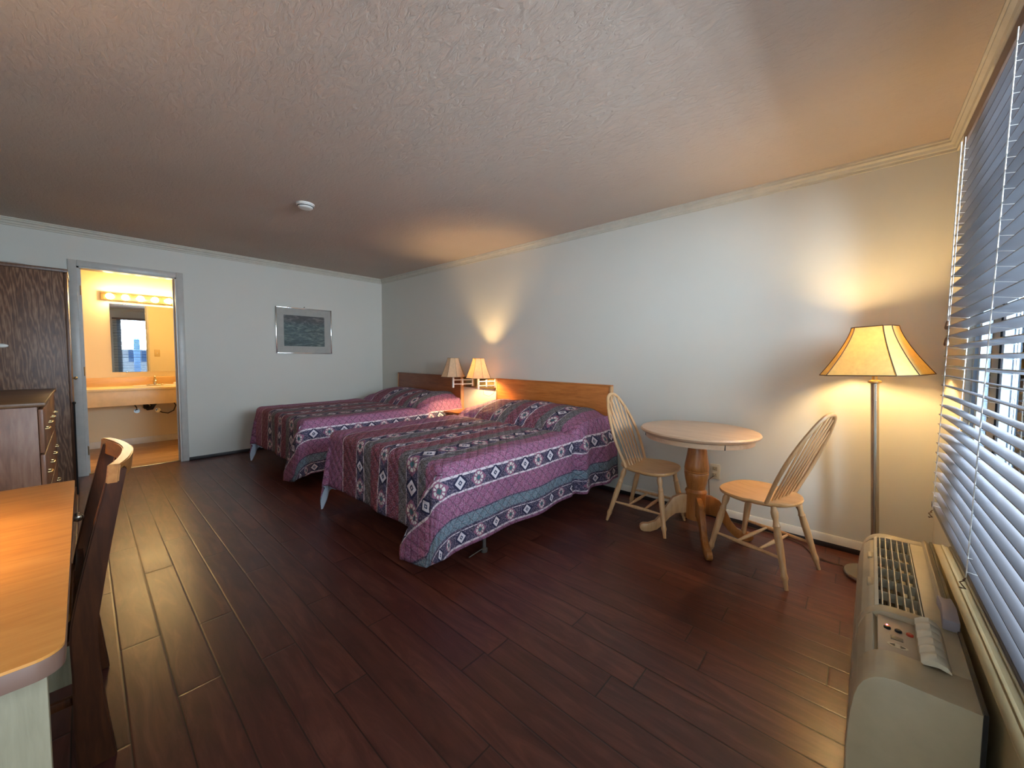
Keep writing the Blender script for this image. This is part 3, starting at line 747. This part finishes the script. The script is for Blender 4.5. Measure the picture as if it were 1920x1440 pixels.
for k in range(4):
    outl = [(.05, .29), (.10, .288), (.15, .262), (.19, .20), (.225, .13), (.265, .08), (.31, .060), (.345, .058), (.362, .046), (.366, .024), (.355, .006), (.335, 0), (.295, .002), (.25, .022), (.205, .065), (.17, .115), (.13, .15), (.09, .160), (.05, .16)]
    b = B(); prism(b, outl, -.017, .017, 'y', .004)
    bmesh.ops.rotate(b, verts=b.verts, cent=(0, 0, 0), matrix=Matrix.Rotation(R(210+90*k), 3, 'Z')); obj('leg', b, M_ped if k in (1, 2) else M_pine, t)  # two legs paler, the light on them put into the wood colour

# ---------------------------------------------------------------- floor lamp
t = thing('floor_lamp', 'lit steel floor lamp with a parchment shade in the window corner', 'lamp', (5.836, -.315, 0))
b = B(); lathe(b, [(.132, 0), (.136, .006), (.136, .018), (.130, .026), (.05, .030), (.022, .036)], (0, 0, 0), 48); obj('base', b, M_steel, t)
obj('pole', tube(B(), [(0, 0, .03), (0, 0, 1.105)], .0175, 20), M_steel, t)
b = B(); lathe(b, [(.018, 1.10), (.029, 1.106), (.029, 1.114), (.012, 1.122), (.012, 1.17), (.017, 1.175), (.017, 1.235)], (0, 0, 0), 24); obj('socket', b, M_brass, t)
RS = [(.70, 1), (-.70, 1), (-1, .62), (-1, -.62), (-.70, -1), (.70, -1), (1, -.62), (1, .62)]
shade(t, .205, .084, 1.15, .262, RS, M_shade, 1.35, .0030, R(-18))
b = B(); ico(b, (0, 0, 1.335), .032, 2, (1, 1, 1.2)); tube(b, [(0, 0, 1.23), (0, 0, 1.31)], .013, 12); obj('bulb', b, M_bulb, t)
for ch in t.children:      # the old lamp leans a little away from the window
    if ch.name.split('.')[0] != 'base': ch.rotation_euler = (0, R(-2.4), 0)

# ---------------------------------------------------------------- wall air conditioner
PX, PY0, PY1, PZ = 5.965, -2.02, -1.005, .50
t = thing('air_conditioner', 'beige through-wall air conditioner with top grille below the blind', 'air conditioner', (PX, PY1, 0), R(-1.0))
def q(x, y, z): return (x-PX, y-PY1, z)
prof = [(5.962, .06), (5.962, .497), (5.897, .497)]  # rear top strip; grille well is modelled apart
shell = [(5.962, .06), (5.962, .50), (5.90, .50), (5.90, .455), (5.805, .445), (5.797, .482), (5.785, .476), (5.768, .455), (5.757, .40), (5.752, .30), (5.757, .20), (5.768, .09), (5.775, .06)]
full = [(5.962, .06), (5.962, .50), (5.83, .50), (5.812, .496), (5.797, .489), (5.785, .479), (5.775, .465), (5.767, .446), (5.761, .42), (5.756, .38), (5.753, .33), (5.752, .28), (5.754, .22), (5.758, .16), (5.764, .11), (5.775, .06)]
b = B()
for y0, y1, pr in ((-1.655, -1.055, shell), (-1.055, PY1, full), (-1.695, -1.655, full), (-1.90, -1.695, [(5.962, .06), (5.962, .50), (5.885, .50), (5.878, .484), (5.802, .472), (5.792, .484), (5.778, .470), (5.764, .43), (5.756, .37), (5.752, .28), (5.757, .18), (5.768, .09), (5.775, .06)]), (PY0, -1.90, full)):
    prism(b, [(x-PX, z) for x, z in pr], y0-PY1, y1-PY1, 'y', .0025)
obj('casing', b, M_ptac, t)
b = B(); prism(b, [(x-PX, z) for x, z in ((5.965, .05), (5.965, .507), (5.958, .507), (5.958, .05))], PY0-PY1-.006, .004, 'y'); obj('mounting_flange', b, M_black, t, False)
b = B(); box(b, q(5.804, -1.652, .447), q(5.899, -1.058, .452)); obj('grille_well', b, M_ptacd, t, False)
b = B()
for k in range(6):
    x = 5.812+.0165*k; prism(b, [(x-PX, .458), (x+.001-PX, .499), (x+.0035-PX, .499), (x+.003-PX, .458)], -1.655-PY1, -1.055-PY1, 'y')
for k in range(7):
    y = -1.64+.0965*k; box(b, q(5.806, y, .460), q(5.898, y+.0025, .488))
obj('discharge_grille', b, M_ptacl, t, False)
b = B(); prism(b, [(x-PX, z) for x, z in ((5.797, .491), (5.806, .497), (5.806, .45), (5.797, .45))], -1.66-PY1, -1.05-PY1, 'y', .001); obj('grille_lip', b, M_ptacl, t)
for y in (-1.47, -1.23):
    b = B(); box(b, q(5.779, y-.028, .468), q(5.7965, y+.028, .4835), .006); obj('finger_notch', b, M_ptac, t)
# control panel
cp = obj('control_panel', box(B(), q(5.803, -1.897, .470), q(5.877, -1.70, .4855), .001), plain('panel_face', (190, 172, 148), .4), t)
for k, m in ((0, M_black), (1, M_black), (2, M_red)):
    b = B(); lathe(b, [(.0075, 0), (.0075, .004), (.005, .006)], q(5.822+.022*k, -1.765, .4855), 16); obj('button', b, m, cp)
b = B(); box(b, q(5.828, -1.815, .4855), q(5.852, -1.797, .487), .0005); obj('display', b, plain('display_grey', (120, 108, 92), .3), cp)
b = B(); lathe(b, [(.020, 0), (.020, .0012)], (0, 0, 0), 28)
for v in b.verts: v.co = Vector((v.co.x*1.0, v.co.y*.5, v.co.z))+Vector(q(5.840, -1.843, .4855))
obj('arrow_pad', b, M_ptacl, cp)
for s in (-1, 1):
    b = B(); prism(b, [(5.840+s*.015-PX, -1.843-PY1), (5.840+s*.005-PX, -1.8375-PY1), (5.840+s*.005-PX, -1.8485-PY1)], .4867, .4877, 'z'); obj('arrow', b, M_black, cp, False)
b = B(); lathe(b, [(.0022, 0), (.0018, .002)], q(5.822, -1.748, .4855), 10); obj('indicator_light', b, M_led, cp)
# open control door, ribbed
b = B(); n_ = 60; rows = []
for k in range(n_+1):
    y = -1.915+.20*k/n_; rib = .0075*abs(sin(pi*k/n_*5.5)); row = []
    for x, z in ((5.876, .507+rib), (5.888, .517+rib), (5.902, .521+rib), (5.918, .516+rib*.3), (5.926, .506), (5.926, .502), (5.905, .508), (5.88, .503)): row.append(b.verts.new(q(x, y, z)))
    rows.append(row)
for A_, B_ in zip(rows, rows[1:]):
    for j in range(8): b.faces.new((A_[j], A_[(j+1) % 8], B_[(j+1) % 8], B_[j]))
b.faces.new(rows[0]); b.faces.new(list(reversed(rows[-1]))); bmesh.ops.recalc_face_normals(b, faces=b.faces)
obj('control_door', b, M_ptacl, t)
tag(obj('foam_wedge', prism(B(), [(5.918, -1.695), (5.950, -1.695), (5.955, -1.60), (5.951, -1.545), (5.938, -1.556), (5.922, -1.545), (5.925, -1.60)], .5005, .530, 'z', .003), M_grey), 'lavender grey foam wedge tucked behind the air conditioner control door', 'foam wedge')
b = B(); prism(b, [(5.935-PX, .5002), (5.940-PX, .512), (5.944-PX, .512), (5.957-PX, .5002)], -1.54-PY1, -1.01-PY1, 'y'); obj('rear_channel', b, M_ptac, t)
for y in (-1.12, -1.29, -1.46):
    b = B(); lathe(b, [(.004, 0), (.003, .0015)], q(5.9515, y, .5015), 10); obj('screw', b, M_black, t)
b = B()
for k in range(3): box(b, q(5.7505, PY0+.03, .10+.035*k), q(5.7585, PY1-.03, .112+.035*k), .002)
obj('intake_louver', b, M_ptac, t)

# ---------------------------------------------------------------- left side furniture
# wardrobe
ax0, ax1, ay0, ay1, az = .045, .66, YW+.01, -3.305, 1.945
t = thing('wardrobe', 'tall dark oak wardrobe beside the bathroom doorway', 'wardrobe', ((ax0+ax1)/2, (ay0+ay1)/2, 0)); bs = tuple(t.location)
b = B(); box(b, lp((ax0, ay0, .0), bs), lp((ax1, ay1-.02, az-.03), bs), .002); obj('body', b, M_arm, t)
obj('top_moulding', box(B(), lp((ax0-.01, ay0, az-.03), bs), lp((ax1+.012, ay1+.006, az), bs), .004), M_armp, t)
for x0, x1 in ((ax0+.005, (ax0+ax1)/2-.002), ((ax0+ax1)/2+.002, ax1-.003)):
    d = obj('door', box(B(), lp((x0, ay1-.019, .06), bs), lp((x1, ay1, az-.035), bs), .003), M_armp, t)
    xm = (ax0+ax1)/2+(-.03 if x1 < .4 else .03)
    b = B(); ico(b, lp((xm, ay1+.018, 1.0), bs), .013, 2); tube(b, [lp((xm, ay1, 1.0), bs), lp((xm, ay1+.012, 1.0), bs)], .005, 8); obj('knob', b, M_brass, d)
b = B(); ico(b, lp((ax1+.012, -3.665, 1.285), bs), .022, 3, (.5, 1.6, .75)); obj('side_peg', b, M_white, t)
b = B(); nn = 24; rows = []
for i in range(nn+1):
    row = []
    for j in range(13):
        u_, v_ = i/nn, j/12; x = .22+.40*v_; y = -3.62+.17*u_
        row.append(b.verts.new((x, y-.06, az+.001+.032*(sin(pi*u_)**.5)*(sin(pi*v_)**.35)*(1+.1*sin(u_*9)))))
    rows.append(row)
for A_, B_ in zip(rows, rows[1:]):
    for j in range(12): b.faces.new((A_[j], A_[j+1], B_[j+1], B_[j]))
b.faces.new([rows[i][0] for i in range(nn+1)]+[rows[nn][j] for j in range(1, 13)]+[rows[i][12] for i in range(nn-1, -1, -1)]+[rows[0][j] for j in range(11, 0, -1)])
bmesh.ops.recalc_face_normals(b, faces=b.faces)
tag(obj('folded_cloth', b, M_white), 'folded white cloth lying on top of the wardrobe', 'cloth')
b = B(); tube(b, [(.70, -3.305, 0), (.692, -3.300, .795)], .0055, 8); ico(b, (.692, -3.300, .80), .012, 2)
tag(obj('black_rod', b, M_black), 'thin black rod standing against the front edge of the wardrobe', 'rod')
# dresser
dx0, dx1, dy0, dy1, dz = .80, 2.16, YW+.01, -3.405, .94
t = thing('dresser', 'low oak dresser standing in front of the wardrobe side', 'dresser', ((dx0+dx1)/2, (dy0+dy1)/2, 0)); bs = tuple(t.location)
b = B(); box(b, lp((dx0+.02, dy0, .0), bs), lp((dx1-.02, dy1-.022, dz-.028), bs), .002); obj('body', b, M_dres, t)
obj('top', box(B(), lp((dx0, dy0, dz-.026), bs), lp((dx1, dy1+.012, dz), bs), .006), M_drest, t)
for cI in range(2):
    for rI in range(3):
        xa = dx0+.03+cI*.655; za = .09+rI*.272
        d = obj('drawer', box(B(), lp((xa, dy1-.020, za), bs), lp((xa+.645, dy1, za+.262), bs), .004), M_dres, t)
        for xx in (xa+.16, xa+.485):
            b = B(); tube(b, [lp((xx-.04, dy1, za+.13), bs), lp((xx-.04, dy1+.014, za+.13), bs), lp((xx, dy1+.018, za+.13), bs), lp((xx+.04, dy1+.014, za+.13), bs), lp((xx+.04, dy1, za+.13), bs)], .0045, 8); obj('handle', b, M_brass, d)
# desk
kx0, kx1, ky0, ky1, kz = 3.535, 4.785, YW+.01, -3.272, .752
t = thing('desk', 'maple topped writing desk at the left edge with pale side panel', 'desk', ((kx0+kx1)/2, (ky0+ky1)/2, 0)); bs = tuple(t.location)
r0 = .035; outl = [(kx0, ky0), (kx1, ky0)]+arc((kx1-r0, ky1-r0), r0, 0, 90, 8)+arc((kx0+.008, ky1-.008), .008, 90, 180, 4)
b = B(); prism(b, [(x-bs[0], y-bs[1]) for x, y in outl], kz-.005, kz, 'z'); obj('top', b, M_deskt, t, False)
b = B(); prism(b, [(x-bs[0], y-bs[1]) for x, y in outl], kz-.036, kz-.0051, 'z', .002); obj('edge_band', b, M_deske, t)
for xa in (kx0+.035, kx1-.075):
    obj('side_panel', box(B(), lp((xa, ky0+.01, 0), bs), lp((xa+.022, ky1-.022, kz-.036), bs), .002), M_desks, t)
obj('back_panel', box(B(), lp((kx0+.057, ky0+.012, .35), bs), lp((kx1-.075, ky0+.03, kz-.036), bs)), M_desks, t, False)
d = obj('drawer', box(B(), lp((kx0+.06, ky1-.04, kz-.13), bs), lp((kx0+.42, ky1-.022, kz-.04), bs), .003), M_dres, t)
b = B(); ico(b, lp((3.76, ky1+.006, .672), bs), .0155, 3); tube(b, [lp((3.76, ky1-.022, .672), bs), lp((3.76, ky1+.0, .672), bs)], .006, 8); obj('knob', b, M_steel, d)
obj('drawer_box', box(B(), lp((kx0+.065, ky1-.40, kz-.125), bs), lp((kx0+.415, ky1-.041, kz-.045), bs)), M_desks, t, False)
# lamp that stands on the desk (beyond the left edge of the photo)
t = thing('desk_lamp', 'small lit table lamp standing on the desk against the side wall', 'lamp', (4.15, -3.79, kz))
b = B(); lathe(b, [(.07, 0), (.075, .01), (.03, .03), (.045, .09), (.05, .15), (.03, .22), (.012, .25), (.012, .30)], (0, 0, 0), 28); obj('base', b, M_brass, t)
shade(t, .145, .075, .27, .20, OCT, M_shade2, 1.2, .0016)
b = B(); ico(b, (0, 0, .36), .028, 2, (1, 1, 1.2)); tube(b, [(0, 0, .30), (0, 0, .34)], .012, 10); obj('bulb', b, M_bulb3, t)

# desk chair (back toward the room)
t = thing('desk_chair', 'dark brown wooden chair with curved top rail pushed up to the desk', 'chair', (3.81, -3.35, 0))
def cy(z):   # rear stile centre line in world y
    return -3.262+.085*max(0, (z-.42)/.46)**1.15 if z > .42 else -3.262+.016*((.42-z)/.42)**1.8
for s in (-1, 1):
    b = B(); rings = []
    for k in range(25):
        z = .885*k/24; y = cy(z)+3.35; hw = .021; hd = (.028+.012*max(0, .3-z)/.3) if z < .5 else .028-.009*(z-.5)/.385
        x = s*.248
        rings.append([b.verts.new((x+sx*hw, y+sy*hd, z)) for sx, sy in ((-1, -1), (1, -1), (1, 1), (-1, 1))])
    for A_, B_ in zip(rings, rings[1:]):
        for j in range(4): b.faces.new((A_[j], A_[(j+1) % 4], B_[(j+1) % 4], B_[j]))
    b.faces.new(list(reversed(rings[0]))); b.faces.new(rings[-1]); bmesh.ops.recalc_face_normals(b, faces=b.faces)
    bmesh.ops.bevel(b, geom=[e for e in b.edges if len(e.link_faces) == 2 and e.calc_face_angle() > .8], offset=.004, segments=2, affect='EDGES')
    obj('rear_leg', b, M_dchair, t)
b = B(); rings = []
for k in range(25):
    u_ = -1+2*k/24; x = u_*.272; yb = .175+.040*(1-u_*u_)-.012; row = []
    for dy, z in ((-.014, .845), (.014, .845), (.020, .900), (-.008, .902)): row.append(b.verts.new((x, yb+dy-.004*abs(u_), z)))
    rings.append(row)
for A_, B_ in zip(rings, rings[1:]):
    for j in range(4): b.faces.new((A_[j], A_[(j+1) % 4], B_[(j+1) % 4], B_[j]))
b.faces.new(list(reversed(rings[0]))); b.faces.new(rings[-1]); bmesh.ops.recalc_face_normals(b, faces=b.faces)
bmesh.ops.bevel(b, geom=[e for e in b.edges if len(e.link_faces) == 2 and e.calc_face_angle() > .8], offset=.003, segments=2, affect='EDGES')
obj('top_rail', b, M_dchairt, t)
for k in range(4):
    x = -.12+.08*k; b = B(); rings = []
    for i in range(13):
        z = .47+.38*i/12; y = cy(z)+3.35+.012*sin(pi*i/12)+.02*(i/12)
        rings.append([b.verts.new((x+sx*.017, y+sy*.006, z)) for sx, sy in ((-1, -1), (1, -1), (1, 1), (-1, 1))])
    for A_, B_ in zip(rings, rings[1:]):
        for j in range(4): b.faces.new((A_[j], A_[(j+1) % 4], B_[(j+1) % 4], B_[j]))
    b.faces.new(list(reversed(rings[0]))); b.faces.new(rings[-1]); bmesh.ops.recalc_face_normals(b, faces=b.faces); obj('back_slat', b, M_dchair, t)
obj('lower_rail', box(B(), (-.23, .072, .455), (.23, .092, .50), .003), M_dchair, t)
obj('seat', box(B(), (-.215, -.37, .435), (.215, .066, .465), .012, 3), M_dchairt, t)
b = B(); box(b, (-.195, .056, .375), (.195, .074, .434)); box(b, (-.195, -.35, .375), (.195, -.332, .434)); box(b, (-.2, -.34, .375), (-.182, .06, .434)); box(b, (.182, -.34, .375), (.2, .06, .434)); obj('seat_frame', b, M_dchair, t, False)
for s in (-1, 1): obj('front_leg', box(B(), (s*.165, -.36, 0), (s*.2, -.325, .434), .003), M_dchair, t)
for s in (-1, 1): obj('side_stretcher', box(B(), (s*.183-.008, -.34, .17), (s*.183+.008, .09, .195), .002), M_dchair, t)

# ---------------------------------------------------------------- bathroom fittings
t = thing('vanity_counter', 'cream laminate vanity counter across the bathroom alcove', 'counter', (BX, -2.8, .80))
obj('worktop', box(B(), (.001, BY0+2.8+.001, -.03), (.54, BY1+2.8-.001, 0), .004), M_lam, t)
obj('front_skirt', box(B(), (.505, BY0+2.8+.001, -.215), (.525, BY1+2.8-.001, -.03), .002), M_lamf, t)
obj('backsplash', box(B(), (.001, BY0+2.8+.001, .0005), (.02, BY1+2.8-.001, .115), .003), wood('tan_backsplash', (198, 156, 100), (214, 174, 116), (224, 188, 132), 'Y', 1, .35), t)
b = B(); lathe(b, [(.19, .004), (.21, .008), (.215, 0), (.215, -.0)][::-1], (.27, .21, 0), 40); 
b.free(); b = B(); tube(b, [(.27+.17*cos(2*pi*k/40), .21+.22*sin(2*pi*k/40), .004) for k in range(40)], .008, 8, closed=True); obj('sink_rim', b, M_white, t)
b = B(); lathe(b, [(.02, -.13), (.09, -.12), (.14, -.08), (.16, -.03)], (0, 0, 0), 32)
for v in b.verts: v.co = Vector((v.co.x+.27, v.co.y*1.28+.21, v.co.z-.001))
obj('sink_bowl', b, M_white, t)
t = thing('faucet', 'small chrome faucet on the vanity counter below the mirror', 'faucet', (BX+.12, -2.59, .80))
obj('base_plate', box(B(), (-.03, -.085, .0), (.03, .085, .018), .008, 3), M_steel, t)
obj('spout', tube(B(), [(0, 0, .015), (0, 0, .06), (.03, 0, .09), (.08, 0, .085), (.11, 0, .06)], [.018, .017, .013, .011, .010], 12), M_steel, t)
obj('lever', tube(B(), [(0, 0, .06), (0, 0, .105), (.02, 0, .125)], [.014, .012, .006], 10), M_steel, t)
tag(obj('soap_bar_box', box(B(), (BX+.10, -2.40, .801), (BX+.2, -2.30, .835), .01, 3), M_white), 'small white soap packet on the vanity counter right of the faucet', 'soap')
t = thing('bathroom_mirror', 'frameless wall mirror above the vanity counter reflecting the window', 'mirror', (BX, -2.45, .985))
obj('mirror_glass', box(B(), (.001, -.535, 0), (.007, .60, .895)), M_mirror, t, False)
for y in (-.40, .2):
    for z in (0, .895):
        b = B(); box(b, (.0005, y-.012, z-.012), (.0095, y+.012, z+.012), .002); obj('mirror_clip', b, M_chrome, t)
t = thing('vanity_light_bar', 'lit vanity light bar with round globe bulbs above the mirror', 'light fixture', (BX, -2.62, 1.965))
obj('mount_bar', box(B(), (.001, -.44, -.048), (.03, .44, .048), .004), plain('brass_vanity_bar', (190, 168, 124), .2, .9), t)
for k in range(6):
    y = -.36+.144*k
    b = B(); ico(b, (.062, y, 0), .036, 3); bb_ = obj('globe_bulb', b, M_globe, t)
    b = B(); tube(b, [(.028, y, 0), (.036, y, 0)], .02, 14); obj('socket_cup', b, M_white, t)
def valve(y, z, pts, label):
    t = thing('water_valve', label, 'valve', (BX, y, z), 0, 'supply valves under the sink')
    b = B(); tube(b, [(.001, 0, 0), (.006, 0, 0)], .030, 20); obj('wall_flange', b, M_chrome, t)
    b = B(); tube(b, [(.005, 0, 0), (.055, 0, 0)], .009, 10); tube(b, [(.055, 0, 0), (.07, 0, 0)], .018, 12); obj('valve_stem', b, M_chrome, t)
    obj('hose', tube(B(), pts, .0065, 8), plain('braided_grey_hose', (70, 66, 62), .4, .5), t)
valve(-2.77, .455, [(.045, 0, .0), (.05, -.005, .05), (.05, -.03, .10), (.06, -.09, .15), (.08, -.12, .20)], 'chrome supply valve under the sink, left of the black trap')
valve(-2.56, .445, [(.045, 0, .0), (.06, .04, -.03), (.07, .10, -.045), (.07, .16, -.01), (.07, .185, .06), (.07, .15, .13), (.08, .10, .19)], 'chrome supply valve with a looped hose, right of the black trap')
t = thing('sink_trap', 'black plastic drain trap hanging under the sink', 'drain', (BX, -2.655, .50))
obj('trap_pipe', tube(B(), [(.12, .04, .13), (.12, .04, .03), (.12, .02, -.01), (.10, -.01, -.015), (.08, -.03, .01), (.06, -.035, .05), (.001, -.035, .05)], .026, 14), M_black, t)
b = B(); tube(b, [(.12, .04, .035), (.12, .04, .065)], .035, 16); tube(b, [(.09, -.02, .0), (.075, -.03, .02)], .034, 16); obj('slip_nut', b, M_black, t)
t = thing('light_switch', 'ivory light switch on the inner bathroom wall, seen in the mirror', 'switch', (-T-.004, -2.41, 1.24))
obj('switch_plate', box(B(), (-.006, -.035, -.057), (0, .035, .057), .003), plain('switch_ivory', (206, 180, 130), .4), t)
obj('toggle', box(B(), (-.014, -.005, -.008), (-.006, .005, .01), .002), M_white, t)
